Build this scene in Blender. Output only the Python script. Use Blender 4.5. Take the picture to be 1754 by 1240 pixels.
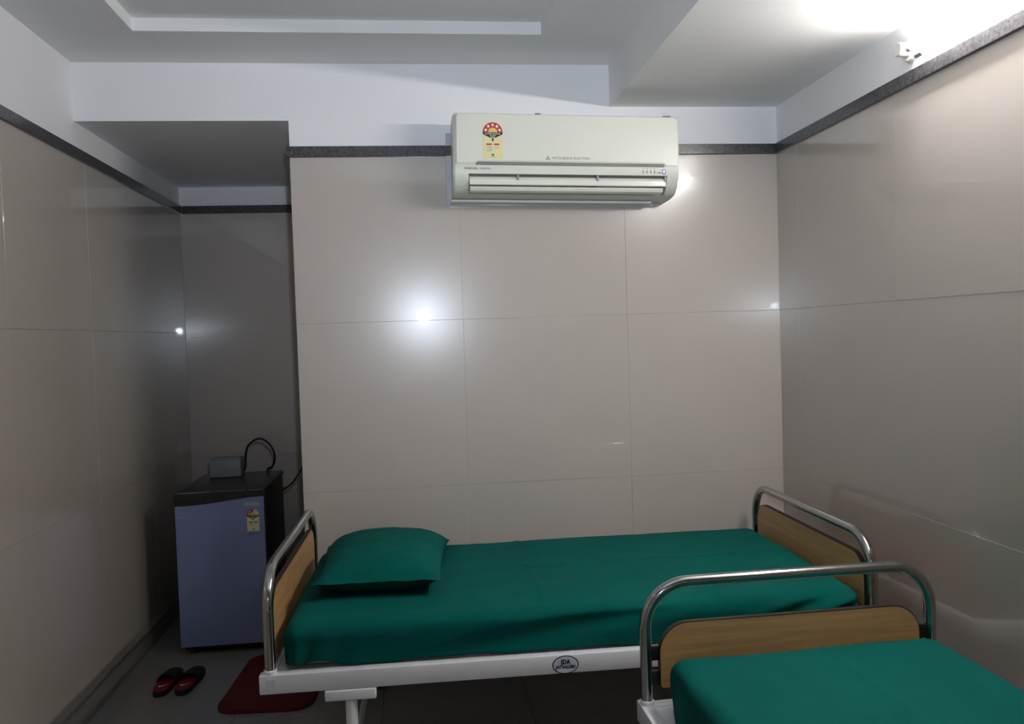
import bpy, bmesh, math, random
from mathutils import Vector, Matrix, noise

random.seed(7)
for o in list(bpy.data.objects):
    bpy.data.objects.remove(o, do_unlink=True)
SC = bpy.context.scene
COL = SC.collection

# ------------------------------------------------------------------ camera
cam_d = bpy.data.cameras.new('camera')
cam_d.sensor_fit = 'HORIZONTAL'
cam_d.sensor_width = 36.0
cam_d.lens = 1416 / 1754 * 36.0
cam_d.clip_start = 0.02
cam = bpy.data.objects.new('camera', cam_d)
COL.objects.link(cam)
R_ = Vector((0.99278699, -0.1154521, -0.03232336))
U_ = Vector((0.03583561, 0.02847626, 0.99895191))
F_ = Vector((0.11441064, 0.99290479, -0.03240815))
M_ = Matrix((R_, U_, -F_)).transposed().to_4x4()
M_.translation = Vector((0.51375, -3.685, 1.51822))
cam.matrix_world = M_
SC.camera = cam

# ------------------------------------------------------------------ world, lights, exposure
w = bpy.data.worlds.new('world')
SC.world = w
w.use_nodes = True
w.node_tree.nodes['Background'].inputs[0].default_value = (0.55, 0.66, 0.85, 1)
w.node_tree.nodes['Background'].inputs[1].default_value = 1.2

# the camera's own flash, its head tipped up
FLASH_W = 150.0
fl = bpy.data.lights.new('camera_flash', 'SPOT')
fl.energy = FLASH_W
fl.color = (0.76, 0.86, 1.0)
fl.shadow_soft_size = 0.03
fl.spot_size = math.radians(100)
fl.spot_blend = 1.0
flo = bpy.data.objects.new('camera_flash', fl)
flo.location = (0.585, -3.66, 1.70)
flo.rotation_euler = Vector((0.15, 1.0, 0.42)).to_track_quat('-Z', 'Y').to_euler()
COL.objects.link(flo)

TUBE_STRENGTH = 190.0

vs = SC.view_settings
vs.view_transform = 'Standard'
vs.look = 'None'
vs.exposure = 0.13
vs.gamma = 1.0
vs.use_curve_mapping = False

# ------------------------------------------------------------------ helpers
def lin(c):
    out = []
    for v in c:
        v = v / 255.0
        out.append(v / 12.92 if v <= 0.04045 else ((v + 0.055) / 1.055) ** 2.4)
    return tuple(out) + (1.0,)

def mat(name, rgb, rough=0.5, metal=0.0, coat=0.0, coat_rough=0.03, var=0.0, scale=6.0,
        bump=0.0, bscale=40.0, stretch=None, emit=0.0, ecol=None, spec=0.5, objvar=0.0, detail=4):
    m = bpy.data.materials.new(name)
    m.use_nodes = True
    nt = m.node_tree
    b = nt.nodes['Principled BSDF']
    b.inputs['Base Color'].default_value = lin(rgb)
    b.inputs['Roughness'].default_value = rough
    b.inputs['Metallic'].default_value = metal
    b.inputs['Coat Weight'].default_value = coat
    b.inputs['Coat Roughness'].default_value = coat_rough
    b.inputs['Specular IOR Level'].default_value = spec
    if emit:
        b.inputs['Emission Color'].default_value = ecol or (1, 1, 1, 1)
        b.inputs['Emission Strength'].default_value = emit
    tc = nt.nodes.new('ShaderNodeTexCoord')
    vec = tc.outputs['Object']
    if stretch:
        mp = nt.nodes.new('ShaderNodeMapping')
        mp.inputs['Scale'].default_value = stretch
        nt.links.new(vec, mp.inputs['Vector'])
        vec = mp.outputs['Vector']
    if var:
        n = nt.nodes.new('ShaderNodeTexNoise')
        n.inputs['Scale'].default_value = scale
        n.inputs['Detail'].default_value = detail
        nt.links.new(vec, n.inputs['Vector'])
        mr = nt.nodes.new('ShaderNodeMapRange')
        mr.inputs['From Min'].default_value = 0.3
        mr.inputs['From Max'].default_value = 0.7
        mr.inputs['To Min'].default_value = 1 - var
        mr.inputs['To Max'].default_value = 1 + var
        nt.links.new(n.outputs['Fac'], mr.inputs['Value'])
        mx = nt.nodes.new('ShaderNodeVectorMath')
        mx.operation = 'SCALE'
        mx.inputs[0].default_value = lin(rgb)[:3]
        src = mr.outputs['Result']
        if objvar:
            oi = nt.nodes.new('ShaderNodeObjectInfo')
            m2 = nt.nodes.new('ShaderNodeMapRange')
            m2.inputs['To Min'].default_value = 1 - objvar
            m2.inputs['To Max'].default_value = 1 + objvar
            nt.links.new(oi.outputs['Random'], m2.inputs['Value'])
            mm = nt.nodes.new('ShaderNodeMath')
            mm.operation = 'MULTIPLY'
            nt.links.new(src, mm.inputs[0])
            nt.links.new(m2.outputs['Result'], mm.inputs[1])
            src = mm.outputs[0]
        nt.links.new(src, mx.inputs['Scale'])
        nt.links.new(mx.outputs['Vector'], b.inputs['Base Color'])
    if bump:
        n2 = nt.nodes.new('ShaderNodeTexNoise')
        n2.inputs['Scale'].default_value = bscale
        n2.inputs['Detail'].default_value = 5
        nt.links.new(vec, n2.inputs['Vector'])
        bp = nt.nodes.new('ShaderNodeBump')
        bp.inputs['Strength'].default_value = bump
        bp.inputs['Distance'].default_value = 0.01
        nt.links.new(n2.outputs['Fac'], bp.inputs['Height'])
        nt.links.new(bp.outputs['Normal'], b.inputs['Normal'])
    return m

MT = {}
MT['paint'] = mat('white_paint', (238, 237, 238), 0.7, var=0.02, scale=2, bump=0.03, bscale=60)
MT['ceil'] = mat('ceiling_paint', (232, 231, 230), 0.75, var=0.02, scale=2, bump=0.02, bscale=60)
MT['tile'] = mat('polished_tile', (187, 178, 169), 0.23, coat=1.0, coat_rough=0.018, var=0.015, scale=3, objvar=0.012)
MT['floor'] = mat('floor_tile', (138, 137, 133), 0.3, coat=0.6, coat_rough=0.04, var=0.05, scale=9, objvar=0.02)
MT['grout'] = mat('tile_grout', (140, 134, 126), 0.8, var=0.05, scale=30)
MT['fgrout'] = mat('floor_grout', (90, 88, 84), 0.8, var=0.05, scale=30)
MT['skirt'] = mat('skirting_stone', (120, 112, 104), 0.3, coat=0.5, var=0.08, scale=20)
MT['steel'] = mat('brushed_steel', (178, 176, 174), 0.13, metal=1.0, var=0.04, scale=60)
MT['bedpaint'] = mat('white_bed_enamel', (238, 239, 243), 0.32, coat=0.3, coat_rough=0.1, var=0.02, scale=12)
MT['castor'] = mat('castor_rubber', (38, 38, 40), 0.6, var=0.1, scale=30)
MT['edge'] = mat('panel_edge_band', (48, 36, 26), 0.5, var=0.1, scale=30)
MT['sheet'] = mat('green_cotton', (0, 77, 69), 0.9, var=0.04, scale=5, bump=0.12, bscale=14, spec=0.1)
MT['mattress'] = mat('white_ticking', (205, 212, 224), 0.85, var=0.03, scale=20, bump=0.1, bscale=60)
MT['acw'] = mat('ivory_plastic', (222, 222, 208), 0.34, var=0.01, scale=5, coat=0.25, coat_rough=0.12)
MT['acw2'] = mat('ivory_plastic_housing', (212, 213, 200), 0.4, var=0.01, scale=5)
MT['acdark'] = mat('painted_shade_plastic', (120, 122, 116), 0.6, var=0.05, scale=20)  # darker copy of the housing plastic, outlet and grip shade painted in
MT['plate'] = mat('mounting_plastic', (188, 191, 196), 0.25, var=0.02, scale=10, coat=0.4)
MT['black'] = mat('black_plastic', (24, 24, 25), 0.35, var=0.08, scale=30)
MT['blackg'] = mat('black_gloss', (10, 10, 12), 0.12, var=0.05, scale=30, coat=0.5)
MT['fdoor'] = mat('blue_silver_enamel', (126, 137, 178), 0.35, var=0.02, scale=8, coat=0.2, coat_rough=0.15, bump=0.01)
MT['grey'] = mat('grey_plastic', (135, 137, 140), 0.45, var=0.03, scale=20)
MT['lgrey'] = mat('light_grey_print', (165, 168, 168), 0.5, var=0.03, scale=40)
MT['ink'] = mat('grey_ink', (92, 92, 90), 0.5, var=0.03, scale=50)
MT['blackink'] = mat('black_ink', (14, 14, 16), 0.5, var=0.05, scale=50)
MT['redink'] = mat('red_ink', (186, 32, 28), 0.5, var=0.05, scale=50)
MT['yellow'] = mat('label_yellow', (226, 218, 160), 0.5, var=0.03, scale=50)
MT['yellow2'] = mat('label_gold', (226, 190, 92), 0.5, var=0.03, scale=50)
MT['whiteink'] = mat('white_ink', (240, 236, 232), 0.5, var=0.02, scale=50)
MT['blueink'] = mat('blue_ink', (112, 116, 160), 0.4, var=0.03, scale=50)
MT['chrome'] = mat('chrome', (215, 215, 220), 0.1, metal=1.0, var=0.02, scale=40)
MT['redrub'] = mat('red_rubber', (120, 10, 18), 0.55, var=0.08, scale=40, bump=0.1, bscale=200)
MT['blackrub'] = mat('black_rubber', (20, 20, 21), 0.6, var=0.1, scale=40, bump=0.1, bscale=200)
MT['redmat'] = mat('dark_red_pile', (86, 8, 12), 0.95, var=0.15, scale=60, bump=0.5, bscale=160)
MT['cable'] = mat('cable_rubber', (26, 26, 27), 0.5, var=0.08, scale=60)
MT['ceramic'] = mat('white_bakelite', (226, 222, 214), 0.3, var=0.02, scale=30, coat=0.3)
MT['starter'] = mat('starter_grey', (150, 150, 146), 0.4, var=0.04, scale=60)
MT['tube'] = mat('lit_tube_glass', (255, 255, 255), 0.2, var=0.0, emit=TUBE_STRENGTH, ecol=(1.0, 0.965, 0.93, 1))

# dark speckled granite for the dado band
def granite():
    m = mat('black_granite', (58, 58, 62), 0.3, coat=0.35, coat_rough=0.08)
    nt = m.node_tree
    b = nt.nodes['Principled BSDF']
    tc = nt.nodes.new('ShaderNodeTexCoord')
    mp = nt.nodes.new('ShaderNodeMapping')
    mp.inputs['Rotation'].default_value = (0.5, 0.4, 0.6)
    nt.links.new(tc.outputs['Object'], mp.inputs['Vector'])
    n = nt.nodes.new('ShaderNodeTexNoise')
    n.inputs['Scale'].default_value = 70
    n.inputs['Detail'].default_value = 8
    n.inputs['Roughness'].default_value = 0.75
    nt.links.new(mp.outputs['Vector'], n.inputs['Vector'])
    cr = nt.nodes.new('ShaderNodeValToRGB')
    cr.color_ramp.elements[0].position = 0.38
    cr.color_ramp.elements[0].color = lin((24, 24, 27))
    cr.color_ramp.elements[1].position = 0.68
    cr.color_ramp.elements[1].color = lin((88, 86, 90))
    nt.links.new(n.outputs['Fac'], cr.inputs['Fac'])
    nt.links.new(cr.outputs['Color'], b.inputs['Base Color'])
    return m
MT['granite'] = granite()

def wood():
    m = mat('beech_laminate', (176, 134, 84), 0.45, coat=0.15, coat_rough=0.2)
    nt = m.node_tree
    b = nt.nodes['Principled BSDF']
    tc = nt.nodes.new('ShaderNodeTexCoord')
    mp = nt.nodes.new('ShaderNodeMapping')
    mp.inputs['Scale'].default_value = (30, 1.6, 30)      # grain runs across the bed (local y)
    nt.links.new(tc.outputs['Object'], mp.inputs['Vector'])
    n = nt.nodes.new('ShaderNodeTexNoise')
    n.inputs['Scale'].default_value = 2.2
    n.inputs['Detail'].default_value = 6
    n.inputs['Distortion'].default_value = 0.6
    nt.links.new(mp.outputs['Vector'], n.inputs['Vector'])
    cr = nt.nodes.new('ShaderNodeValToRGB')
    cr.color_ramp.elements[0].position = 0.3
    cr.color_ramp.elements[0].color = lin((174, 134, 86))
    cr.color_ramp.elements[1].position = 0.7
    cr.color_ramp.elements[1].color = lin((198, 157, 106))
    nt.links.new(n.outputs['Fac'], cr.inputs['Fac'])
    nt.links.new(cr.outputs['Color'], b.inputs['Base Color'])
    return m
MT['wood'] = wood()

def link(name, me, m, parent=None, smooth=False, loc=None):
    if m is not None and not me.materials:
        me.materials.append(m)
    if smooth:
        for p in me.polygons:
            p.use_smooth = True
        try:
            me.set_sharp_from_angle(angle=math.radians(smooth if smooth is not True else 45))
        except Exception:
            pass
    o = bpy.data.objects.new(name, me)
    COL.objects.link(o)
    if parent is not None:
        o.parent = parent
    if loc is not None:
        o.location = loc
    return o

def raw(name, verts, faces, m, parent=None, smooth=False, loc=None):
    me = bpy.data.meshes.new(name)
    me.from_pydata([tuple(v) for v in verts], [], faces)
    bm = bmesh.new()
    bm.from_mesh(me)
    bmesh.ops.recalc_face_normals(bm, faces=bm.faces)
    bm.to_mesh(me)
    bm.free()
    me.update()
    return link(name, me, m, parent, smooth, loc)

def box_bm(bm, lo, hi):
    c = [(lo[i] + hi[i]) / 2 for i in range(3)]
    s = [hi[i] - lo[i] for i in range(3)]
    r = bmesh.ops.create_cube(bm, size=1.0, matrix=Matrix.Translation(c) @ Matrix.Diagonal((s[0], s[1], s[2], 1)))
    return r['verts']

def from_bm(name, bm, m, parent=None, smooth=False, loc=None):
    bmesh.ops.recalc_face_normals(bm, faces=bm.faces)
    me = bpy.data.meshes.new(name)
    bm.to_mesh(me)
    bm.free()
    return link(name, me, m, parent, smooth, loc)

def box(name, lo, hi, m, parent=None, bev=0.0, seg=2, loc=None):
    bm = bmesh.new()
    box_bm(bm, lo, hi)
    if bev:
        bmesh.ops.bevel(bm, geom=list(bm.edges), offset=bev, segments=seg, profile=0.5, affect='EDGES')
    return from_bm(name, bm, m, parent, 40 if bev and seg > 1 else False, loc)

def boxes(name, lst, m, parent=None, bev=0.0):
    bm = bmesh.new()
    for lo, hi in lst:
        b2 = bmesh.new()
        box_bm(b2, lo, hi)
        if bev:
            bmesh.ops.bevel(b2, geom=list(b2.edges), offset=bev, segments=2, profile=0.5, affect='EDGES')
        me = bpy.data.meshes.new('tmp')
        b2.to_mesh(me)
        b2.free()
        bm.from_mesh(me)
        bpy.data.meshes.remove(me)
    return from_bm(name, bm, m, parent, 40 if bev else False)

def catmull(pts, sub):
    out = []
    P = [Vector(p) for p in pts]
    for i in range(len(P) - 1):
        a = P[max(i - 1, 0)]; b = P[i]; c = P[i + 1]; d = P[min(i + 2, len(P) - 1)]
        for k in range(sub):
            t = k / sub
            out.append(0.5 * ((2 * b) + (c - a) * t + (2 * a - 5 * b + 4 * c - d) * t * t + (3 * b - a - 3 * c + d) * t ** 3))
    out.append(P[-1])
    return out

def tube_geo(path, r, n=16):
    P = [Vector(p) for p in path]
    V = []; F = []
    T0 = (P[1] - P[0]).normalized()
    ref = Vector((0, 0, 1)) if abs(T0.z) < 0.9 else Vector((1, 0, 0))
    N = (ref - T0 * ref.dot(T0)).normalized()
    for i, p in enumerate(P):
        t = (P[min(i + 1, len(P) - 1)] - P[max(i - 1, 0)]).normalized()
        N = (N - t * N.dot(t)).normalized()
        B = t.cross(N)
        for k in range(n):
            a = 2 * math.pi * k / n
            V.append(p + (N * math.cos(a) + B * math.sin(a)) * r)
    for i in range(len(P) - 1):
        for k in range(n):
            F.append((i * n + k, i * n + (k + 1) % n, (i + 1) * n + (k + 1) % n, (i + 1) * n + k))
    F.append(tuple(range(n)))
    F.append(tuple((len(P) - 1) * n + k for k in range(n)))
    return V, F

def tube(name, path, r, m, parent=None, n=16):
    V, F = tube_geo(path, r, n)
    return raw(name, V, F, m, parent, 50)

def cyl(name, a, b, r, m, parent=None, n=24, bev=0.0):
    a = Vector(a); b = Vector(b)
    d = (b - a).normalized()
    if bev:
        ref = Vector((0, 0, 1)) if abs(d.z) < 0.9 else Vector((1, 0, 0))
        N = (ref - d * ref.dot(d)).normalized(); B = d.cross(N)
        V = []; F = []
        prof = [(a, r - bev), (a + d * bev, r), (b - d * bev, r), (b, r - bev)]
        for p, rr in prof:
            for k in range(n):
                t = 2 * math.pi * k / n
                V.append(p + (N * math.cos(t) + B * math.sin(t)) * rr)
        for i in range(3):
            for k in range(n):
                F.append((i * n + k, i * n + (k + 1) % n, (i + 1) * n + (k + 1) % n, (i + 1) * n + k))
        F.append(tuple(range(n))); F.append(tuple(3 * n + k for k in range(n)))
        return raw(name, V, F, m, parent, 35)
    return tube(name, [a, b], r, m, parent, n)

def prism(name, outline, axis, a0, a1, m, parent=None, smooth=False):
    """extrude a 2D outline along an axis: 'x' outline=(y,z); 'y' outline=(x,z); 'z' outline=(x,y)"""
    def mk(p, a):
        if axis == 'x': return (a, p[0], p[1])
        if axis == 'y': return (p[0], a, p[1])
        return (p[0], p[1], a)
    n = len(outline)
    V = [mk(p, a0) for p in outline] + [mk(p, a1) for p in outline]
    F = [(i, (i + 1) % n, n + (i + 1) % n, n + i) for i in range(n)]
    F.append(tuple(range(n))); F.append(tuple(range(n, 2 * n)))
    return raw(name, V, F, m, parent, smooth)

def rrect(x0, x1, y0, y1, rs, n=8):
    """rounded rectangle, radii (bl, br, tr, tl)"""
    if not isinstance(rs, (tuple, list)): rs = (rs,) * 4
    pts = []
    cs = [(x0, y0, 1, 1, math.pi, rs[0]), (x1, y0, -1, 1, 1.5 * math.pi, rs[1]), (x1, y1, -1, -1, 0, rs[2]), (x0, y1, 1, -1, 0.5 * math.pi, rs[3])]
    for cx, cy, sx, sy, a0, r in cs:
        if r <= 0:
            pts.append((cx, cy)); continue
        for k in range(n + 1):
            a = a0 + 0.5 * math.pi * k / n
            pts.append((cx + sx * r + math.cos(a) * r, cy + sy * r + math.sin(a) * r))
    return pts

def arc(cx, cy, rx, ry, a0, a1, n=20):
    return [(cx + rx * math.cos(a0 + (a1 - a0) * k / n), cy + ry * math.sin(a0 + (a1 - a0) * k / n)) for k in range(n + 1)]

def text(name, s, size, m, parent, matrix, ext=0.0004, width=None, bold=0.0):
    cu = bpy.data.curves.new('txt', 'FONT')
    cu.body = s
    cu.size = size
    cu.align_x = 'CENTER'; cu.align_y = 'CENTER'
    cu.extrude = ext
    cu.offset = bold
    cu.resolution_u = 2
    to = bpy.data.objects.new('txt', cu)
    COL.objects.link(to)
    bpy.context.view_layer.update()
    dg = bpy.context.evaluated_depsgraph_get()
    me = bpy.data.meshes.new_from_object(to.evaluated_get(dg))
    bpy.data.objects.remove(to, do_unlink=True)
    if width:
        xs = [v.co.x for v in me.vertices]
        k = width / (max(xs) - min(xs))
        for v in me.vertices: v.co.x *= k
    me.transform(matrix)
    me.materials.clear()
    return link(name, me, m, parent)

def frontm(x, y, z, rz=0.0):
    """text upright, facing -y, at x,y,z"""
    return Matrix.Translation((x, y, z)) @ Matrix.Rotation(rz, 4, 'Y') @ Matrix.Rotation(math.radians(90), 4, 'X')

def thing(name, label, cat, loc=(0, 0, 0), rot=(0, 0, 0), group=None):
    o = bpy.data.objects.new(name, None)
    o.empty_display_size = 0.1
    COL.objects.link(o)
    o.location = loc; o.rotation_euler = rot
    o['label'] = label; o['category'] = cat
    if group: o['group'] = group
    return o

def tag(o, label, cat, group=None):
    o['label'] = label; o['category'] = cat
    if group: o['group'] = group
    return o

def struct(o, label=None, cat=None):
    o['kind'] = 'structure'
    if label: o['label'] = label
    if cat: o['category'] = cat
    return o

# ------------------------------------------------------------------ room dimensions
W, L, D = 2.201, -0.876, 1.5455
ZT, ZB = 2.362, 2.316          # granite band
ZC1, ZC2, ZL = 2.7215, 2.5345, 2.476
BX = 1.420
V1, V2, H1, H2 = 0.726, 1.474, 1.596, 0.856
H0 = 0.116
YF = -5.0                      # wall behind the camera
TH = 0.008                     # tile thickness
SUB = 0.006

tile_cache = {}
def tile_piece(parent, u0, u1, v0, v1, place, m, gap=0.0003, key='w'):
    """one tile: local mesh du x dv x TH, face at local z=0 side; place(u,v) -> matrix with local x=u, local y=v, local z=outwards"""
    du, dv = round(u1 - u0 - 2 * gap, 4), round(v1 - v0 - 2 * gap, 4)
    k = (du, dv, key)
    if k not in tile_cache:
        bm = bmesh.new()
        vs_ = box_bm(bm, (0, 0, -TH), (du, dv, 0))
        top = [e for e in bm.edges if all(abs(v.co.z) < 1e-6 for v in e.verts)]
        bmesh.ops.bevel(bm, geom=top, offset=0.0004, segments=1, affect='EDGES')
        bmesh.ops.recalc_face_normals(bm, faces=bm.faces)
        me = bpy.data.meshes.new('tile')
        bm.to_mesh(me); bm.free()
        me.materials.append(m)
        tile_cache[k] = me
    o = bpy.data.objects.new('tile', tile_cache[k])
    COL.objects.link(o)
    o.parent = parent
    mw = place(u0 + gap, v0 + gap)
    # tiny lippage so the reflections break at the joints
    tilt = Matrix.Rotation(random.uniform(-0.0012, 0.0012), 4, 'X') @ Matrix.Rotation(random.uniform(-0.0012, 0.0012), 4, 'Y')
    o.matrix_local = mw @ tilt
    return o

rows = [(0.0, H0), (H0, H2), (H2, H1), (H1, ZB)]

def axis_matrix(origin, ux, uy):
    ux = Vector(ux); uy = Vector(uy); uz = ux.cross(uy)
    m = Matrix((ux, uy, uz)).transposed().to_4x4()
    m.translation = Vector(origin)
    return m

# --- wall with the air conditioner (faces -y), between alcove and right wall
wall_back = struct(box('wall_back', (0.0, SUB, 0), (W + 0.15, 0.16, 3.0), MT['paint']), 'beige tiled wall with white top behind the bed')
for a, b in ((0.0, V1), (V1, V2), (V2, W)):
    for c, d in rows[1:]:
        tile_piece(wall_back, a, b, c, d, lambda u, v: axis_matrix((u, 0, v), (1, 0, 0), (0, 0, 1)), MT['tile'])
    tile_piece(wall_back, a, b, 0.0, H0, lambda u, v: axis_matrix((u, 0, v), (1, 0, 0), (0, 0, 1)), MT['tile'])
# alcove return wall (faces -x)
wall_ret = struct(box('wall_return', (SUB, 0.16, 0), (0.16, D, 3.0), MT['paint']), 'side wall of the dark alcove')
for a, b in ((0.0, 0.74), (0.74, D)):
    for c, d in rows:
        tile_piece(wall_ret, -b, -a, c, d, lambda u, v: axis_matrix((0, -u, v), (0, -1, 0), (0, 0, 1)), MT['tile'])
# alcove end wall (faces -y)
wall_alc = struct(box('wall_alcove', (L - 0.15, D + SUB, 0), (0.16, D + 0.15, 3.0), MT['paint']), 'tiled end wall of the alcove')
for a, b in ((L, -0.74 + 0.6), (-0.14, 0.0)):
    for c, d in ((0, H0), (H0, H2 - 0.03), (H2 - 0.03, H1 - 0.03), (H1 - 0.03, ZB)):
        tile_piece(wall_alc, a, b, c, d, lambda u, v: axis_matrix((u, D, v), (1, 0, 0), (0, 0, 1)), MT['tile'])
# right wall (faces -x)
wall_right = struct(box('wall_right', (W + SUB, YF, 0), (W + 0.15, SUB, 3.0), MT['paint']), 'beige tiled right wall')
ys = [0.0, -0.20, -0.935, -1.67, -2.405, -3.14, -3.875, YF]
for k in range(len(ys) - 1):
    for c, d in rows:
        tile_piece(wall_right, -ys[k], -ys[k + 1], c, d, lambda u, v: axis_matrix((W, -u, v), (0, -1, 0), (0, 0, 1)), MT['tile'])
# left wall (faces +x)
wall_left = struct(box('wall_left', (L - 0.15, YF, 0), (L - SUB, D + SUB, 3.0), MT['paint']), 'beige tiled left wall')
yl = [YF, -4.355, -3.615, -2.875, -2.135, -1.395, -0.655, 0.085, 0.825, D]
for k in range(len(yl) - 1):
    for c, d in rows:
        tile_piece(wall_left, yl[k], yl[k + 1], c, d, lambda u, v: axis_matrix((L, u, v), (0, 1, 0), (0, 0, 1)), MT['tile'])
# wall behind the camera
wall_front = struct(box('wall_front', (L - 0.15, YF - 0.15, 0), (W + 0.15, YF, 3.0), MT['paint']), 'white wall behind the camera')

# floor
floor = struct(box('floor', (L - 0.15, YF - 0.15, -0.1), (W + 0.15, D + 0.15, -SUB), MT['fgrout']), 'grey polished tiled floor')
fx = [L + i * 0.6 for i in range(6)]; fx = [x for x in fx if x < W - 0.05] + [W]
fy = [D - i * 0.6 for i in range(12)]; fy = [y for y in fy if y > YF + 0.05] + [YF]
for i in range(len(fx) - 1):
    for j in range(len(fy) - 1):
        tile_piece(floor, fx[i], fx[i + 1], fy[j + 1], fy[j], lambda u, v: axis_matrix((u, v, 0), (1, 0, 0), (0, 1, 0)), MT['floor'], 0.001, 'f')

# ceiling with a shallow tray recess (one mesh), lower slab along the right wall, bulkhead over the alcove
TX0, TX1, TY1, TY0, TZ = -0.515, 1.057, -0.36, -3.4, 0.05
def ceiling_mesh():
    x0, x1, y0, y1 = L - 0.15, W + 0.15, YF - 0.15, 0.16
    z = ZC1
    V = [(x0, y0, z), (x1, y0, z), (x1, y1, z), (x0, y1, z),
         (TX0, TY0, z), (TX1, TY0, z), (TX1, TY1, z), (TX0, TY1, z),
         (TX0, TY0, z + TZ), (TX1, TY0, z + TZ), (TX1, TY1, z + TZ), (TX0, TY1, z + TZ),
         (x0, y0, 3.0), (x1, y0, 3.0), (x1, y1, 3.0), (x0, y1, 3.0)]
    F = [(0, 1, 5, 4), (1, 2, 6, 5), (2, 3, 7, 6), (3, 0, 4, 7), (4, 5, 9, 8), (5, 6, 10, 9), (6, 7, 11, 10), (7, 4, 8, 11), (8, 9, 10, 11),
         (0, 1, 13, 12), (1, 2, 14, 13), (2, 3, 15, 14), (3, 0, 12, 15), (12, 13, 14, 15)]
    return raw('ceiling', V, F, MT['ceil'])
struct(ceiling_mesh(), 'white ceiling with a shallow recessed tray')
struct(box('ceiling_drop', (BX, YF, ZC2), (W + SUB, SUB, ZC1 + 0.002), MT['ceil']), 'lower ceiling slab along the right wall')
struct(box('wall_bulkhead', (L - SUB, SUB, ZL), (0.0, D + SUB, 2.95), MT['paint']), 'white bulkhead over the alcove opening')

# granite band (proud of the tiles), in stone lengths
GP = 0.012
def band(name, segs):
    root = bpy.data.objects.new(name, None)
    COL.objects.link(root)
    root['kind'] = 'structure'
    root['label'] = 'narrow dark granite band along the wall'
    for lo, hi in segs:
        box('stone_strip', lo, hi, MT['granite'], root, 0.0015, 1)
    return root
band('trim_1', [((-GP, -GP, ZB), (1.05, SUB, ZT)), ((1.052, -GP, ZB), (W, SUB, ZT))])
band('trim_2', [((W - GP, y1, ZB), (W + SUB, y0 - 0.001, ZT)) for y0, y1 in ((-GP, -1.2), (-1.2, -2.4), (-2.4, -3.6), (-3.6, YF))])
band('trim_3', [((L - SUB, y0, ZB), (L + GP, y1 - 0.001, ZT)) for y0, y1 in ((YF, -3.3), (-3.3, -2.1), (-2.1, -0.95), (-0.95, 0.3), (0.3, D - GP))])
band('trim_4', [((L + GP, D - GP, ZB), (-GP, D + SUB, ZT))])
band('trim_5', [((-GP, SUB, ZB), (SUB, D - GP, ZT))])
# skirting
def skirt(name, lo, hi):
    o = struct(box(name, lo, hi, MT['skirt'], None, 0.002, 1), 'low stone skirting along the floor')
    return o
skirt('baseboard_left', (L, YF, 0), (L + 0.010, D - 0.011, 0.10))
skirt('baseboard_alcove', (L + 0.010, D - 0.010, 0), (-0.001, D, 0.10))
skirt('baseboard_back', (0.0, -0.010, 0), (W - 0.011, 0, 0.10))
skirt('baseboard_right', (W - 0.010, YF, 0), (W, -0.0, 0.10))

# ------------------------------------------------------------------ air conditioner
ac = thing('air_conditioner', 'ivory split air conditioner mounted high on the tiled wall', 'air conditioner', (1.18, -0.012, 2.27), (0, math.radians(1.25), 0))
AX0, AX1 = -0.478, 0.478
zz = lambda z: z - 2.27
yy = lambda y: y + 0.012
full = [(0.0, 2.445), (-0.185, 2.447), (-0.207, 2.440), (-0.216, 2.425), (-0.219, 2.30), (-0.220, 2.235), (-0.2205, 2.21), (-0.217, 2.187),
        (-0.209, 2.163), (-0.196, 2.142), (-0.176, 2.124), (-0.150, 2.113), (-0.10, 2.106), (0.0, 2.104)]
full = [(yy(y), zz(z)) for y, z in full]
cut = [(0.0, 2.445), (-0.185, 2.447), (-0.207, 2.440), (-0.216, 2.425), (-0.219, 2.30), (-0.220, 2.235), (-0.2205, 2.21), (-0.217, 2.189),
       (-0.15, 2.192), (-0.115, 2.165), (-0.12, 2.135), (-0.150, 2.1135), (-0.10, 2.106), (0.0, 2.104)]
cut = [(yy(y), zz(z)) for y, z in cut]
OX0, OX1 = -0.421, 0.432
def extr(secs):
    bm = bmesh.new()
    for prof, a, b in secs:
        va = [bm.verts.new((a, p[0], p[1])) for p in prof]
        vb = [bm.verts.new((b, p[0], p[1])) for p in prof]
        n = len(prof)
        for i in range(n):
            bm.faces.new((va[i], va[(i + 1) % n], vb[(i + 1) % n], vb[i]))
        bm.faces.new(va); bm.faces.new(vb)
    return bm
def shrink(prof, k):
    return [(p[0] + (0.012 if p[0] < -0.05 else 0) * k, p[1] - (0.010 * k if p[1] > 0.1 else 0) + (0.006 * k if p[1] < -0.1 else 0)) for p in prof]
from_bm('housing', extr([(full, AX0, OX0), (cut, OX0, OX1), (full, OX1, AX1)]), MT['acw2'], ac, 30)
prism('end_cap', shrink(full, 0.8), 'x', AX0 - 0.007, AX0, MT['acw2'], ac, 30)
prism('end_cap', shrink(full, 0.8), 'x', AX1, AX1 + 0.007, MT['acw2'], ac, 30)
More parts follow.
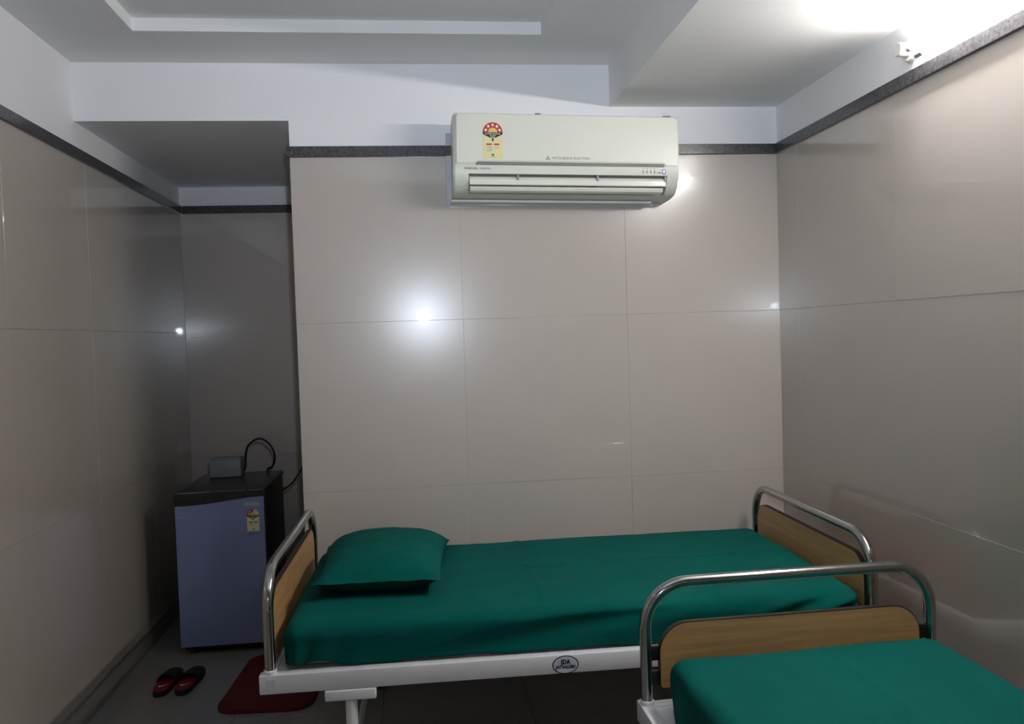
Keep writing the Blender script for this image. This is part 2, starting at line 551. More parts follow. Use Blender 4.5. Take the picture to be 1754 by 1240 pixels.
# front panel with a grip notch along its lower edge
fy0, fy1 = yy(-0.2285), yy(-0.219)
z_b, z_t, z_n = zz(2.228), zz(2.434), zz(2.238)
fp = [(-0.474, z_b), (-0.398, z_b), (-0.384, z_n), (0.409, z_n), (0.424, z_b), (0.474, z_b), (0.474, z_t - 0.012), (0.462, z_t), (-0.462, z_t), (-0.474, z_t - 0.012)]
panel = prism('front_panel', fp, 'y', fy0, fy1, MT['acw'], ac)
bm = bmesh.new(); bm.from_mesh(panel.data)
bmesh.ops.bevel(bm, geom=[e for e in bm.edges if all(abs(v.co.y - fy0) < 1e-5 for v in e.verts)], offset=0.004, segments=2, affect='EDGES')
bm.to_mesh(panel.data); bm.free()
for p in panel.data.polygons: p.use_smooth = True
panel.data.set_sharp_from_angle(angle=math.radians(30))
# thin dark strip behind the notch, the grip gap's shade put into its colour
box('grip_shade_strip', (-0.392, yy(-0.2215), zz(2.224)), (0.417, yy(-0.2185), zz(2.240)), MT['acdark'], ac)
# outlet and vanes
box('outlet_grille', (OX0, yy(-0.125), zz(2.135)), (OX1, yy(-0.118), zz(2.185)), MT['acdark'], ac)
def vane(name, pts, x0, x1):
    o = prism(name, [(yy(y), zz(z)) for y, z in pts], 'x', x0, x1, MT['acw'], ac, 30)
    return o
vane('upper_vane', [(-0.206, 2.177), (-0.214, 2.166), (-0.2135, 2.146), (-0.208, 2.143), (-0.206, 2.150), (-0.204, 2.168)], OX0 + 0.004, OX1 - 0.006)
vane('lower_vane', [(-0.196, 2.140), (-0.200, 2.133), (-0.194, 2.123), (-0.176, 2.117), (-0.172, 2.119), (-0.188, 2.128)], OX0 + 0.006, OX1 - 0.015)
for hx in (-0.214, 0.128, 0.424):
    bmh = bmesh.new()
    o = boxes('vane_hinge', [((hx - 0.005, yy(-0.217), zz(2.166)), (hx + 0.005, yy(-0.190), zz(2.187))), ((hx - 0.003, yy(-0.2185), zz(2.163)), (hx + 0.003, yy(-0.212), zz(2.172)))], MT['grey'], ac, 0.001)
    bmh.free()
for hx, wd in ((-0.09, 0.03), (0.0, 0.022), (0.13, 0.03), (-0.22, 0.02)):
    box('fin', (hx, yy(-0.19), zz(2.135)), (hx + 0.006, yy(-0.13), zz(2.175)), MT['acdark'], ac)
# top clips
for hx, wd in ((-0.135, 0.012), (0.425, 0.016)):
    box('top_clip', (hx, yy(-0.19), zz(2.446)), (hx + wd * 2, yy(-0.13), zz(2.4525)), MT['grey'], ac, 0.0015)
# mounting plate behind
box('mounting_plate', (-0.508, 0.0005, zz(2.088)), (0.43, 0.010, zz(2.405)), MT['plate'], ac, 0.003)
box('drain_tray', (-0.490, yy(-0.085), zz(2.092)), (0.40, yy(-0.013), zz(2.1035)), MT['acw2'], ac, 0.004)
# lettering
TY = fy0 - 0.0003
def ac_text(name, s, x, z, size, m, width=None, y=None, bold=0.0):
    return text(name, s, size, m, ac, frontm(x, TY if y is None else y, zz(z)), 0.0002, width, bold)
ac_text('maker_lettering', 'MITSUBISHI ELECTRIC', 0.012, 2.2545, 0.0145, MT['ink'], 0.165)
# three-diamond mark
def diamond(cx, cz, ang, r=0.0062):
    d = Vector((math.sin(ang), math.cos(ang))); n = Vector((d.y, -d.x))
    c = Vector((cx, cz))
    a = c; b = c + d * r + n * r * 0.577; e = c + d * 2 * r; f = c + d * r - n * r * 0.577
    return [tuple(v) for v in (a, b, e, f)]
bm = bmesh.new()
for k in range(3):
    pts = diamond(-0.088, zz(2.254), 2 * math.pi * k / 3, 0.0055)
    bm.faces.new([bm.verts.new((p[0], TY, p[1])) for p in pts])
from_bm('maker_mark', bm, MT['ink'], ac)
yl_ = yy(-0.2212)
ac_text('series_lettering', 'ECONO COOL', -0.411, 2.2095, 0.0115, MT['ink'], 0.055, yl_, 0.0003)
ac_text('series_lettering', 'INVERTER', -0.352, 2.2095, 0.0105, MT['ink'], 0.046, yl_)
for i in range(4):
    for j, (dz, s) in enumerate(((0.010, 0.7), (0.0, 1.0), (-0.006, 0.8))):
        box('indicator_mark', (0.325 + i * 0.0165 - 0.0028 * s, yl_ - 0.0003, zz(2.207 + dz - 0.002)), (0.325 + i * 0.0165 + 0.0028 * s, yl_ + 0.002, zz(2.207 + dz + 0.0015)), MT['ink'], ac)
box('indicator_mark', (0.389, yl_ - 0.0003, zz(2.1995)), (0.403, yl_ + 0.002, zz(2.2025)), MT['ink'], ac)
prism('receiver_badge', rrect(0.408, 0.424, zz(2.196), zz(2.216), 0.003, 4), 'y', yl_ - 0.0004, yl_ + 0.002, MT['blueink'], ac)
prism('receiver_window', rrect(0.4115, 0.4205, zz(2.2), zz(2.212), 0.002, 4), 'y', yl_ - 0.0008, yl_, MT['plate'], ac)

# energy label builder (used on the air conditioner and on the fridge)
def star(cx, cz, r, rot=0.0):
    pts = []
    for k in range(10):
        rr = r if k % 2 == 0 else r * 0.42
        a = rot + math.pi / 2 + math.pi * k / 5
        pts.append((cx + rr * math.cos(a), cz + rr * math.sin(a)))
    return pts
def energy_label(parent, cx, cz, w, h, y, stars, top_word=True):
    """printed label facing -y; w x h; label sheet is a child, its printed areas are sub-parts"""
    R = w / 2
    base_top = cz + h / 2 - R            # where the half disc sits
    sheet = [(cx - R, cz - h / 2), (cx + R, cz - h / 2), (cx + R, base_top)] + arc(cx, base_top, R, R, 0, math.pi, 24)[1:]
    lab = prism('energy_label', sheet, 'y', y - 0.0006, y + 0.0002, MT['yellow'], parent)
    lab['label'] = 'yellow energy rating label with a red star dial'
    def sub(name, pts, k, m):
        prism(name, pts, 'y', y - 0.0006 - 0.00025 * k, y - 0.0004, m, lab)
    bt = base_top
    full_red = stars == 5
    a1 = math.pi * (1.0 if full_red else 1.0)
    a0 = 0.0 if full_red else math.pi * 0.46
    ring = arc(cx, bt, R, R, a0, a1, 24) + arc(cx, bt, R * 0.46, R * 0.46, a1, a0, 24)
    sub('red_dial', ring, 1, MT['redink'])
    sub('gold_sun', arc(cx, bt, R * 0.44, R * 0.44, 0, math.pi, 16), 1, MT['yellow2'])
    for k in range(stars):
        a = math.pi * (0.5 + k) / 5
        a = math.pi - a
        sub('star', star(cx + R * 0.73 * math.cos(a), bt + R * 0.73 * math.sin(a), R * 0.2, a - math.pi / 2), 2, MT['whiteink'])
    bb = [(cx - R, bt), (cx - R, bt - R * 0.18), (cx - R * 0.28, bt - R * 0.55), (cx, bt - R * 0.46), (cx + R * 0.28, bt - R * 0.55), (cx + R, bt - R * 0.18), (cx + R, bt)]
    sub('black_band', bb, 1, MT['blackink'])
    def tx(s, x, z, size, m, width, bold=0.0):
        text('label_lettering', s, size, m, lab, frontm(x, y - 0.0006 - 0.0006, z), 0.0001, width, bold)
    tx('POWER SAVINGS', cx, bt - R * 0.15, R * 0.24, MT['whiteink'], w * 0.78)
    tx('GUIDE', cx, bt - R * 0.36, R * 0.22, MT['whiteink'], w * 0.3)
    sub('drop_mark', arc(cx, bt - R * 0.72, R * 0.09, R * 0.2, 0, 2 * math.pi * 0.96, 12), 1, MT['blackink'])
    red = MT['redink'] if full_red else MT['blackink']
    zl_ = bt - R * 1.18
    sub('print_bar', [(cx - R * 0.66, zl_ - R * 0.09), (cx - R * 0.1, zl_ - R * 0.09), (cx - R * 0.1, zl_ + R * 0.06), (cx - R * 0.66, zl_ + R * 0.06)], 1, red)
    sub('print_bar', [(cx + R * 0.12, zl_ - R * 0.09), (cx + R * 0.68, zl_ - R * 0.09), (cx + R * 0.68, zl_ + R * 0.06), (cx + R * 0.12, zl_ + R * 0.06)], 1, red)
    for k in range(4):
        z = bt - R * (1.48 + 0.13 * k)
        sub('print_line', [(cx - R * 0.62, z), (cx - R * 0.05, z), (cx - R * 0.05, z + R * 0.05), (cx - R * 0.62, z + R * 0.05)], 1, MT['lgrey'])
        if k < 2:
            sub('print_line', [(cx + R * 0.18, z), (cx + R * 0.6, z), (cx + R * 0.6, z + R * 0.05), (cx + R * 0.18, z + R * 0.05)], 1, MT['lgrey'])
    sub('print_mark', arc(cx, cz - h / 2 + R * 0.38, R * 0.15, R * 0.11, 0, 2 * math.pi * 0.96, 12), 1, MT['ink'])
    sub('print_line', [(cx - R * 0.18, cz - h / 2 + R * 0.16), (cx + R * 0.18, cz - h / 2 + R * 0.16), (cx + R * 0.18, cz - h / 2 + R * 0.21), (cx - R * 0.18, cz - h / 2 + R * 0.21)], 1, MT['ink'])
    return lab
energy_label(ac, -0.320, zz(2.3245), 0.083, 0.150, fy0 - 0.0001, 5)

# ------------------------------------------------------------------ tube light on the right wall
TLY0, TLY1, TLZ = -1.055, -2.275, 2.432
tl = thing('tube_light', 'lit bare fluorescent tube on round white holders above the right wall band', 'tube light', (W, TLY0, TLZ))
tube('glass_tube', [(-0.026, -0.035, 0), (-0.026, TLY1 - TLY0 + 0.035, 0)], 0.0135, MT['tube'], tl, 16)
for y in (0.0, TLY1 - TLY0):
    s = -1 if y == 0 else 1
    cyl('holder_base', (-0.014, y, 0), (SUB, y, 0), 0.040, MT['ceramic'], tl, 28, 0.004)
    cyl('holder_socket', (-0.052, y, 0), (-0.012, y, 0), 0.023, MT['ceramic'], tl, 24, 0.003)
    cyl('tube_cap', (-0.026, y + s * 0.012, 0), (-0.026, y + s * 0.037, 0), 0.0143, MT['chrome'], tl, 20, 0.001)
cyl('starter', (-0.014, -0.085, -0.034), (-0.014, -0.045, -0.034), 0.011, MT['starter'], tl, 20, 0.002)

# ------------------------------------------------------------------ beds
def bow_path(b0, b1, z0, z1, R, n=10):
    pts = [(0, b0, z0), (0, b0, z1 - R)]
    for k in range(1, n + 1):
        a = math.pi - 0.5 * math.pi * k / n
        pts.append((0, b0 + R + R * math.cos(a), z1 - R + R * math.sin(a)))
    pts.append((0, b1 - R, z1))
    for k in range(1, n + 1):
        a = 0.5 * math.pi - 0.5 * math.pi * k / n
        pts.append((0, b1 - R + R * math.cos(a), z1 - R + R * math.sin(a)))
    pts.append((0, b1, z0))
    return pts

def build_bed(label, loc, rz, Lb, Bb, zb, zr, ptop_h, ptop_f, pbot, logo):
    bed = thing('hospital_bed', label, 'bed', loc, (0, 0, rz), 'two steel hospital beds')
    # rails
    for y0, y1 in ((-0.022, 0.016), (Bb - 0.016, Bb + 0.022)):
        box('side_rail', (-0.032, y0, zr - 0.060), (Lb + 0.032, y1, zr), MT['bedpaint'], bed, 0.004)
    for x0, x1 in ((-0.026, 0.012), (Lb - 0.012, Lb + 0.030)):
        box('end_rail', (x0, 0.016, zr - 0.058), (x1, Bb - 0.016, zr - 0.004), MT['bedpaint'], bed, 0.003)
    box('deck', (0.014, 0.017, zr - 0.03), (Lb - 0.014, Bb - 0.017, zr - 0.006), MT['bedpaint'], bed)
    for x in (0.5, 1.0, 1.5):
        box('cross_bar', (x - 0.02, 0.0165, zr - 0.056), (x + 0.02, Bb - 0.0165, zr - 0.031), MT['bedpaint'], bed)
    # bows
    for nm, x, pt in (('head_bow', 0.0, ptop_h), ('foot_bow', Lb, ptop_f)):
        path = [(x + p[0], p[1], p[2]) for p in bow_path(0, Bb, zr - 0.002, zb, 0.125)]
        tube(nm, path, 0.0168, MT['steel'], bed, 20)
        for y in (0.0, Bb):
            cyl('post_collar', (x, y, zr - 0.001), (x, y, zr + 0.012), 0.0205, MT['bedpaint'], bed, 20, 0.002)
        # laminate panel with dark edge band
        ol = rrect(0.037, Bb - 0.037, pbot, pt, (0.012, 0.012, 0.085, 0.085), 10)
        inn = rrect(0.040, Bb - 0.040, pbot + 0.003, pt - 0.003, (0.01, 0.01, 0.082, 0.082), 10)
        pn = prism('end_panel', inn, 'x', x - 0.009, x + 0.009, MT['wood'], bed, 30)
        n = len(ol)
        V = []; F = []
        for xx in (x - 0.0085, x + 0.0085):
            V += [(xx, p[0], p[1]) for p in ol] + [(xx, p[0], p[1]) for p in inn]
        for i in range(n):
            j = (i + 1) % n
            F += [(i, j, n + j, n + i), (2 * n + i, 2 * n + j, 3 * n + j, 3 * n + i), (i, j, 2 * n + j, 2 * n + i), (n + i, n + j, 3 * n + j, 3 * n + i)]
        raw('edge_band', V, F, MT['edge'], pn)
        for y0, y1 in ((0.014, 0.040), (Bb - 0.040, Bb - 0.014)):
            for z in (pt - 0.105, pbot + 0.012):
                box('panel_bracket', (x - 0.006, y0, z), (x + 0.006, y1, z + 0.04), MT['black'], bed, 0.001)
    # legs under the rails
    for x in (0.245, Lb - 0.245):
        for y in (0.0, Bb):
            box('leg_bracket', (x - 0.080, y - 0.024, zr - 0.096), (x + 0.080, y + 0.024, zr - 0.060), MT['bedpaint'], bed, 0.006, 3)
            lg = cyl('leg', (x, y, 0.105), (x, y, zr - 0.095), 0.019, MT['bedpaint'], bed, 20, 0.001)
            fork = boxes('castor_fork', [((x - 0.012, y - 0.019, 0.04), (x + 0.012, y - 0.0155, 0.106)), ((x - 0.012, y + 0.0155, 0.04), (x + 0.012, y + 0.019, 0.106)), ((x - 0.016, y - 0.019, 0.098), (x + 0.016, y + 0.019, 0.108))], MT['grey'], bed)
            cyl('castor_wheel', (x, y - 0.014, 0.045), (x, y + 0.014, 0.045), 0.045, MT['castor'], bed, 28, 0.004)
        cyl('leg_brace', (x, 0.0, 0.2), (x, Bb, 0.2), 0.011, MT['bedpaint'], bed, 14)
    if logo:
        cx, cz, yf = logo, zr - 0.031, -0.0222
        tilt = 0.0
        disc = prism('maker_badge', arc(cx, cz, 0.0425, 0.0295, 0, 2 * math.pi, 40)[:-1], 'y', yf - 0.0007, yf + 0.0005, MT['blackink'], bed)
        disc['label'] = 'oval badge with a black rim and two lines of letters'
        prism('badge_face', arc(cx, cz, 0.0393, 0.0265, 0, 2 * math.pi, 40)[:-1], 'y', yf - 0.0011, yf, MT['mattress'], disc)
        text('badge_lettering', 'JDA', 0.021, MT['blackink'], disc, frontm(cx, yf - 0.0014, cz + 0.0085) @ Matrix.Shear('XZ', 4, (0.0, 0.0)), 0.0002, 0.033, 0.0009)
        text('badge_lettering', 'JOY WALKERS', 0.0135, MT['blackink'], disc, frontm(cx, yf - 0.0014, cz - 0.0075), 0.0002, 0.064, 0.0006)
        prism('blank_sticker', rrect(-0.012, 0.018, zr - 0.05, zr - 0.014, 0.003, 4), 'y', yf - 0.0006, yf + 0.0005, MT['mattress'], bed)
    return bed

B1 = dict(loc=(0.027, -1.07, 0), rz=-0.018, L=1.971, B=0.995)
build_bed('steel bed with green bedding lengthwise along the back wall under the air conditioner', B1['loc'], B1['rz'], B1['L'], B1['B'], 0.806, 0.492, 0.736, 0.738, 0.505, 0.925)
B2 = dict(loc=(1.127, -1.432, 0), rz=-math.pi / 2 + 0.012, L=1.971, B=0.866)
build_bed('nearest steel bed with beech headboard reaching out of frame along the right wall', B2['loc'], B2['rz'], B2['L'], B2['B'], 0.805, 0.464, 0.692, 0.692, 0.505, None)

def fbm(v, o=3):
    return noise.fractal(v, 1.0, 2.0, o, noise_basis='PERLIN_ORIGINAL')

def rr_ring(x0, x1, y0, y1, r, ns, nc):
    """rounded rectangle ring with constant vertex count: returns list of (x,y,nx,ny)"""
    r = max(r, 0.0008)
    pts = []
    segs = [((x0 + r, y0), (x1 - r, y0), (0, -1), ns[0]), ((x1, y0 + r), (x1, y1 - r), (1, 0), ns[1]),
            ((x1 - r, y1), (x0 + r, y1), (0, 1), ns[0]), ((x0, y1 - r), (x0, y0 + r), (-1, 0), ns[1])]
    cors = [(x1 - r, y0 + r, -0.5 * math.pi), (x1 - r, y1 - r, 0), (x0 + r, y1 - r, 0.5 * math.pi), (x0 + r, y0 + r, math.pi)]
    for (a, b, nn, n), (cx, cy, a0) in zip(segs, cors):
        for k in range(n):
            t = k / n
            pts.append((a[0] + (b[0] - a[0]) * t, a[1] + (b[1] - a[1]) * t, nn[0], nn[1]))
        for k in range(nc):
            t = a0 + 0.5 * math.pi * k / nc
            pts.append((cx + r * math.cos(t), cy + r * math.sin(t), math.cos(t), math.sin(t)))
    return pts

def build_sheet(name, x0, x1, y0, y1, zt, zb, seed, folds, hem=None, rc=0.05, re=0.05, crease=0.87):
    """cloth over a mattress: outline x0..x1,y0..y1, top zt, hem zb. folds(x, y, z01, side)-> outward offset"""
    ns, nc = (150, 60), 8
    rings = []
    ds = []
    half = min(x1 - x0, y1 - y0) / 2
    d = half - 0.004
    nin = 34
    for k in range(nin):                                 # top, from the middle outwards
        t = k / (nin - 1)
        ds.append((d * (1 - t) ** 1.0 + re * t, 0.0))
    for k in range(1, 9):                                # rounded shoulder
        a = 0.5 * math.pi * k / 8
        ds.append((re - re * math.sin(a), re - re * math.cos(a)))
    drop = zt - zb
    nd = 18
    for k in range(1, nd + 1):
        ds.append((0.0, re + (drop - re) * k / nd))
    V = []; F = []
    cnt = 0
    for dd, dz in ds:
        ring = rr_ring(x0 + dd, x1 - dd, y0 + dd, y1 - dd, rc - dd * 0.9, ns, nc)
        cnt = len(ring)
        for x, y, nx, ny in ring:
            z = zt - dz
            side = max(0.0, min(1.0, dz / re))
            hz = 0.0
            if hem and side >= 1:
                t01 = (dz - re) / (drop - re)
                z += hem(x, y, nx, ny) * t01
            p = Vector((x, y, z))
            top_n = 0.0030 * math.exp(-((x - crease - 0.01 * math.sin(y * 7)) / 0.011) ** 2) + 0.0022 * math.exp(-((y - 0.55 * (y0 + y1)) / 0.012) ** 2) + fbm(Vector((x * 2.2, y * 2.2, seed)), 3) * 0.005 + fbm(Vector((x * 7, y * 7, seed + 5)), 2) * 0.0022
            z += top_n * (1 - side) - (1 - side) * 0.004 * max(0, 1 - dd / 0.12)
            t01 = max(0.0, (dz - 0.3 * re) / (drop - 0.3 * re))
            off = folds(x, y, t01, nx, ny, seed) * min(1, t01 * 4 + side * 0.2) if side > 0 else 0.0
            V.append((x + nx * off, y + ny * off, z))
    for i in range(len(ds) - 1):
        for k in range(cnt):
            F.append((i * cnt + k, i * cnt + (k + 1) % cnt, (i + 1) * cnt + (k + 1) % cnt, (i + 1) * cnt + k))
    F.append(tuple(range(cnt)))
    o = raw(name, V, F, MT['sheet'], None, 70)
    md = o.modifiers.new('thickness', 'SOLIDIFY')
    md.thickness = 0.0015
    md.offset = -1
    return o

def folds1(x, y, t, nx, ny, seed):
    o = fbm(Vector((x * 3.0, y * 3.0, t * 0.8 + seed)), 3) * 0.006
    if ny < -0.3:
        # upright soft pleats near the head
        wgt = max(0, 1 - x / 0.40)
        o += wgt * 0.018 * math.sin((x + 0.05 * t) * 62 + 2 * math.sin(x * 9)) * t
        # slanting drag folds near the foot
        wgt = max(0, min(1, (x - 1.50) / 0.3))
        q = x + t * 0.30
        o += wgt * 0.026 * math.sin(q * 30 + 0.6) * (0.4 + 0.6 * t)
        # long swag sloping up to the right in the middle
        q = (x - 0.50) / 0.75 - (1 - t)
        o -= 0.019 * math.exp(-(q / 0.30) ** 2) * max(0, min(1, (x - 0.35) / 0.3)) * max(0, min(1, (1.45 - x) / 0.3))
        o -= 0.006 * t * t
    if nx < -0.3 or nx > 0.3:
        o *= 0.4
        o -= 0.004 * t
    return o
def hem1(x, y, nx, ny):
    h = 0.002 * math.sin(x * 13 + 1) + 0.0015 * math.sin(x * 31)
    if ny < -0.3:
        h += 0.020 * math.exp(-((x - 0.15) / 0.04) ** 2) + 0.012 * math.exp(-((x - 0.065) / 0.014) ** 2) - 0.004 * math.exp(-((x - 0.085) / 0.012) ** 2)
    return h if ny < -0.3 else 0.0

def place_xy(o, b):
    o.location = b['loc']; o.rotation_euler = (0, 0, b['rz'])

m1 = box('mattress', (0.062, 0.036, 0.4935), (B1['L'] - 0.042, B1['B'] - 0.055, 0.622), MT['mattress'], None, 0.02, 3)
tag(m1, 'thin white mattress peeping out under the hem at the pillow end of the back bed', 'mattress')
place_xy(m1, B1)
s1 = build_sheet('bed_sheet', 0.034, B1['L'] - 0.028, 0.004, B1['B'] - 0.045, 0.636, 0.499, 3.0, folds1, hem1)
tag(s1, 'dark green sheet over the mattress of the bed along the back wall', 'bed sheet', 'green sheets')
place_xy(s1, B1)

def folds2(x, y, t, nx, ny, seed):
    o = fbm(Vector((x * 3.0, y * 3.0, t * 0.8 + seed)), 3) * 0.006
    if ny < -0.3:
        o += 0.010 * math.sin(x * 30 + t * 3) * t * max(0.2, 1 - x / 0.6)
    if nx < -0.3:
        o += 0.004 * math.sin(y * 14) * t - 0.003 * t
    return o
s2 = build_sheet('bed_sheet', 0.030, B2['L'] - 0.028, 0.045, B2['B'] - 0.006, 0.614, 0.465, 9.0, folds2)
tag(s2, 'dark green sheet on the nearest bed by the right wall, cut off by the frame', 'bed sheet', 'green sheets')
place_xy(s2, B2)

# pillow
def build_pillow():
    n = 56
    b = 0.365
    V = []; F = []
    def base(s, t):
        px = (0.240 + 0.018 * t) * s * (1 - 0.05 * (1 - t * t))
        py = b * t * (1 - 0.045 * (1 - s * s))
        return px, py
    mid = lambda s, t: 0.046 + 0.012 * max(0, -t) ** 3 - 0.016 * max(0, t) ** 2 - 0.018 * (abs(s) ** 4) * max(0, t) ** 4
    idx = {}
    for surf in (1, -1):
        for i in range(n + 1):
            for j in range(n + 1):
                s = -1 + 2 * i / n; t = -1 + 2 * j / n
                edge = i in (0, n) or j in (0, n)
                if surf == -1 and edge:
                    idx[(surf, i, j)] = idx[(1, i, j)]; continue
                px, py = base(s, t)
                # flange of the pillow case
                fs, ft = min(1, abs(s) / 0.95), min(1, abs(t) / 0.965)
                h = ((1 - fs ** 2.6) * (1 - ft ** 2.6))
                h = max(0, h) ** 0.55
                wr = fbm(Vector((px * 9, py * 9, 2.0)), 3) * 0.006 + (abs(math.sin(px * 60 + py * 13)) * 0.004) * (1 - h) * (abs(t) > 0.6)
                z = mid(s, t)
                z += 0.007 * fbm(Vector((s * 1.7, 3.0, 1.0)), 2) * max(0, -t) ** 6
                if surf == 1: z += 0.088 * h + wr * h
                else: z = max(0.003, z - 0.085 * h)
                idx[(surf, i, j)] = len(V)
                V.append((px, py, z))
    for surf in (1, -1):
        for i in range(n):
            for j in range(n):
                f = (idx[(surf, i, j)], idx[(surf, i + 1, j)], idx[(surf, i + 1, j + 1)], idx[(surf, i, j + 1)])
                F.append(f if surf == 1 else f[::-1])
    return raw('pillow', V, F, MT['sheet'], None, 80)
pil = build_pillow()
pil.location = (0.364, -0.516, 0.638)
pil.rotation_euler = (0, 0, -0.03)
tag(pil, 'plump green pillow at the head of the back bed', 'pillow')

# ------------------------------------------------------------------ fridge in the alcove
fr = thing('mini_fridge', 'small black fridge with a blue-silver door in the dark alcove', 'fridge', (-0.470, 0.473, 0.0))
FX0, FX1, FD, FH = -0.212, 0.215, 0.60, 0.800
box('cabinet', (FX0 + 0.004, 0.052, 0.028), (FX1 - 0.004, FD, FH - 0.02), MT['black'], fr, 0.006)
box('top_plate', (FX0, 0.02, FH - 0.022), (FX1, FD + 0.005, FH), MT['black'], fr, 0.006)
# black header with a sweeping lower edge, over a blue-silver door skin
dz0, hz0, hz1 = 0.040, 0.742, 0.783
sweep = []
for k in range(21):
    t = k / 20
    x = FX0 + (FX1 - FX0) * t
    e = max(0, min(1, (t - 0.12) / 0.88))
    z = hz0 - 0.004 + 0.030 * (e * e * (3 - 2 * e))
    sweep.append((x, z))
prism('door_liner', rrect(FX0, FX1, dz0, FH - 0.016, 0.008, 4), 'y', 0.010, 0.050, MT['black'], fr)
door = prism('door', [(FX0 + 0.003, dz0 + 0.004), (FX1 - 0.003, dz0 + 0.004)] + [(max(FX0 + 0.003, min(FX1 - 0.003, x)), z) for x, z in reversed(sweep)], 'y', 0.0, 0.011, MT['fdoor'], fr)
prism('header', [(max(FX0, x), z + 0.001) for x, z in sweep] + [(FX1, FH - 0.006), (FX1 - 0.01, FH), (FX0 + 0.01, FH), (FX0, FH - 0.006)], 'y', -0.002, 0.0195, MT['blackg'], fr)
box('handle_lip', (FX0 + 0.03, -0.010, 0.771), (FX1 - 0.10, 0.0, 0.778), MT['blackg'], fr, 0.002)
for x, y in ((FX0 + 0.05, 0.05), (FX1 - 0.05, 0.05), (FX0 + 0.05, FD - 0.05), (FX1 - 0.05, FD - 0.05)):
    cyl('foot', (x, y, 0.0), (x, y, 0.032), 0.016, MT['blackrub'], fr, 16, 0.002)
box('kick_plate', (FX0 + 0.01, 0.055, 0.012), (FX1 - 0.01, 0.07, 0.030), MT['black'], fr)
lk = cyl('door_lock', (FX0 + 0.030, -0.005, 0.675), (FX0 + 0.030, 0.002, 0.675), 0.009, MT['chrome'], fr, 20, 0.0015)
cyl('keyhole', (FX0 + 0.030, -0.0056, 0.675), (FX0 + 0.030, -0.004, 0.675), 0.003, MT['blackink'], lk, 12)
bd = prism('maker_plate', rrect(0.118, 0.190, 0.723, 0.740, 0.003, 4), 'y', -0.002, 0.001, MT['lgrey'], door)
energy_label(door, 0.158, 0.652, 0.058, 0.108, -0.0005, 2)
text('door_lettering', 'DEFROST', 0.010, MT['blackink'], door, frontm(0.158, -0.0005, 0.583), 0.0002, 0.046)

# adapter box on top and its cable
ad = thing('voltage_adapter', 'grey plastic adapter box standing on top of the fridge', 'adapter', (-0.535, 0.96, 0.8005))
box('case', (-0.083, -0.05, 0.0), (0.083, 0.055, 0.094), MT['grey'], ad, 0.006, 3)
box('case_lid', (-0.078, -0.046, 0.0935), (0.078, 0.051, 0.101), MT['grey'], ad, 0.003)
box('rocker_switch', (-0.002, -0.053, 0.045), (0.014, -0.048, 0.07), MT['grey'], ad, 0.002)
cb = tube('power_cable', catmull([(-0.4455, 0.96, 0.825), (-0.436, 0.958, 0.85), (-0.432, 0.95, 0.90), (-0.412, 0.93, 0.965), (-0.350, 0.91, 1.003), (-0.295, 0.90, 0.972), (-0.272, 0.91, 0.915), (-0.283, 0.95, 0.86), (-0.315, 1.01, 0.8245), (-0.34, 1.088, 0.812), (-0.35, 1.11, 0.74), (-0.35, 1.115, 0.4)], 10), 0.0055, MT['cable'], None, 10)
tag(cb, 'black cable looping up beside the adapter on the fridge', 'cable')
cb2 = tube('power_cable', catmull([(-0.252, 1.085, 0.70), (-0.235, 0.93, 0.716), (-0.205, 0.80, 0.742), (-0.155, 0.70, 0.785), (-0.102, 0.60, 0.850), (-0.05, 0.55, 0.93), (-0.007, 0.53, 1.0)], 10), 0.004, MT['cable'], None, 8)
tag(cb2, 'thin black cable running from the fridge side up to the alcove wall', 'cable')

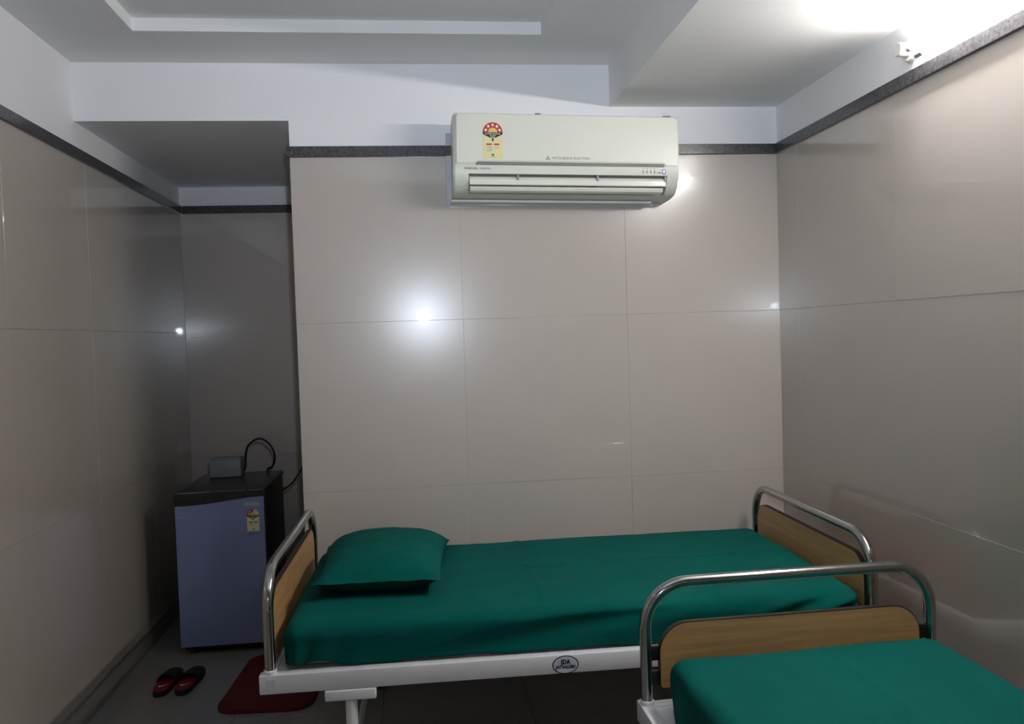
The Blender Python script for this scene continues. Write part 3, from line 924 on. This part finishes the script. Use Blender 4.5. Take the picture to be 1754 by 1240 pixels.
# ------------------------------------------------------------------ slippers and mat on the floor
def sole_outline(n=40, k=1.0):
    pts = []
    for i in range(n):
        a = 2 * math.pi * i / n
        y = math.sin(a)
        wv = 0.043 + 0.006 * y - 0.006 * math.cos(math.pi * y) 
        x = math.cos(a)
        pts.append((k * wv * math.copysign(abs(x) ** 0.75, x), k * 0.138 * math.copysign(abs(y) ** 0.9, y)))
    return pts
def make_slipper(label, loc, rz):
    t = thing('slipper', label, 'slipper', loc, (0, 0, rz), 'pair of slippers')
    prism('sole', sole_outline(), 'z', 0.0, 0.020, MT['blackrub'], t, 40)
    prism('footbed', sole_outline(k=0.965), 'z', 0.0195, 0.0245, MT['redrub'], t, 40)
    # broad black strap arching over the front half
    V = []; F = []
    ny, na = 10, 14
    for sh in (0.0, 0.004):
        for i in range(ny + 1):
            y = -0.022 + 0.130 * i / ny
            hw = 0.043 + 0.004 * math.sin(i / ny * math.pi) - (0.010 * (i / ny) ** 3)
            hh = 0.052 - 0.022 * (i / ny)
            for k in range(na + 1):
                a = math.pi * k / na
                V.append(((hw - sh) * math.cos(a), y, 0.006 + (hh - sh) * math.sin(a) ** 0.7))
    m_ = (ny + 1) * (na + 1)
    for s in (0, 1):
        for i in range(ny):
            for k in range(na):
                q = s * m_ + i * (na + 1) + k
                F.append((q, q + 1, q + na + 2, q + na + 1))
    for i in range(ny):
        for k in (0, na):
            q = i * (na + 1) + k
            F.append((q, q + na + 1, q + na + 1 + m_, q + m_))
    for k in range(na):
        for i in (0, ny):
            q = i * (na + 1) + k
            F.append((q, q + 1, q + 1 + m_, q + m_))
    raw('strap', V, F, MT['blackrub'], t, 50)
    # pale tick printed on the heel
    tick = [(-0.018, -0.075), (-0.010, -0.085), (0.022, -0.058), (-0.006, -0.074), (-0.012, -0.068)]
    prism('tick_mark', tick, 'z', 0.0244, 0.0252, MT['whiteink'], t)
    return t
make_slipper('red and black slipper nearer the left wall, in front of the fridge', (-0.648, 0.142, 0.0), -0.02)
make_slipper('red and black slipper of the pair, on the side towards the red mat', (-0.552, 0.138, 0.0), -0.05)

def build_mat():
    V = []; F = []
    x0, x1, y0, y1 = -0.20, 0.20, -0.31, 0.31
    prof = [(0.0, 0.0), (0.0, 0.008), (0.005, 0.014), (0.018, 0.016), (0.035, 0.013), (0.05, 0.010), (0.12, 0.010), (0.19, 0.011)]
    ns, nc = (16, 26), 8
    cnt = 0
    for d, z in prof:
        ring = rr_ring(x0 + d, x1 - d, y0 + d, y1 - d, 0.085 - d * 0.9, ns, nc)
        cnt = len(ring)
        for x, y, nx, ny in ring:
            V.append((x, y, z + (fbm(Vector((x * 9, y * 9, 4))) * 0.003 if z > 0.009 else 0)))
    for i in range(len(prof) - 1):
        for k in range(cnt):
            F.append((i * cnt + k, i * cnt + (k + 1) % cnt, (i + 1) * cnt + (k + 1) % cnt, (i + 1) * cnt + k))
    F.append(tuple(range(cnt))); F.append(tuple((len(prof) - 1) * cnt + k for k in range(cnt)))
    return raw('door_mat', V, F, MT['redmat'], None, 50)
dm = build_mat()
dm.location = (-0.150, 0.075, 0.0005)
dm.rotation_euler = (0, 0, -0.07)
tag(dm, 'dark red floor mat with rounded corners partly under the back bed', 'mat')
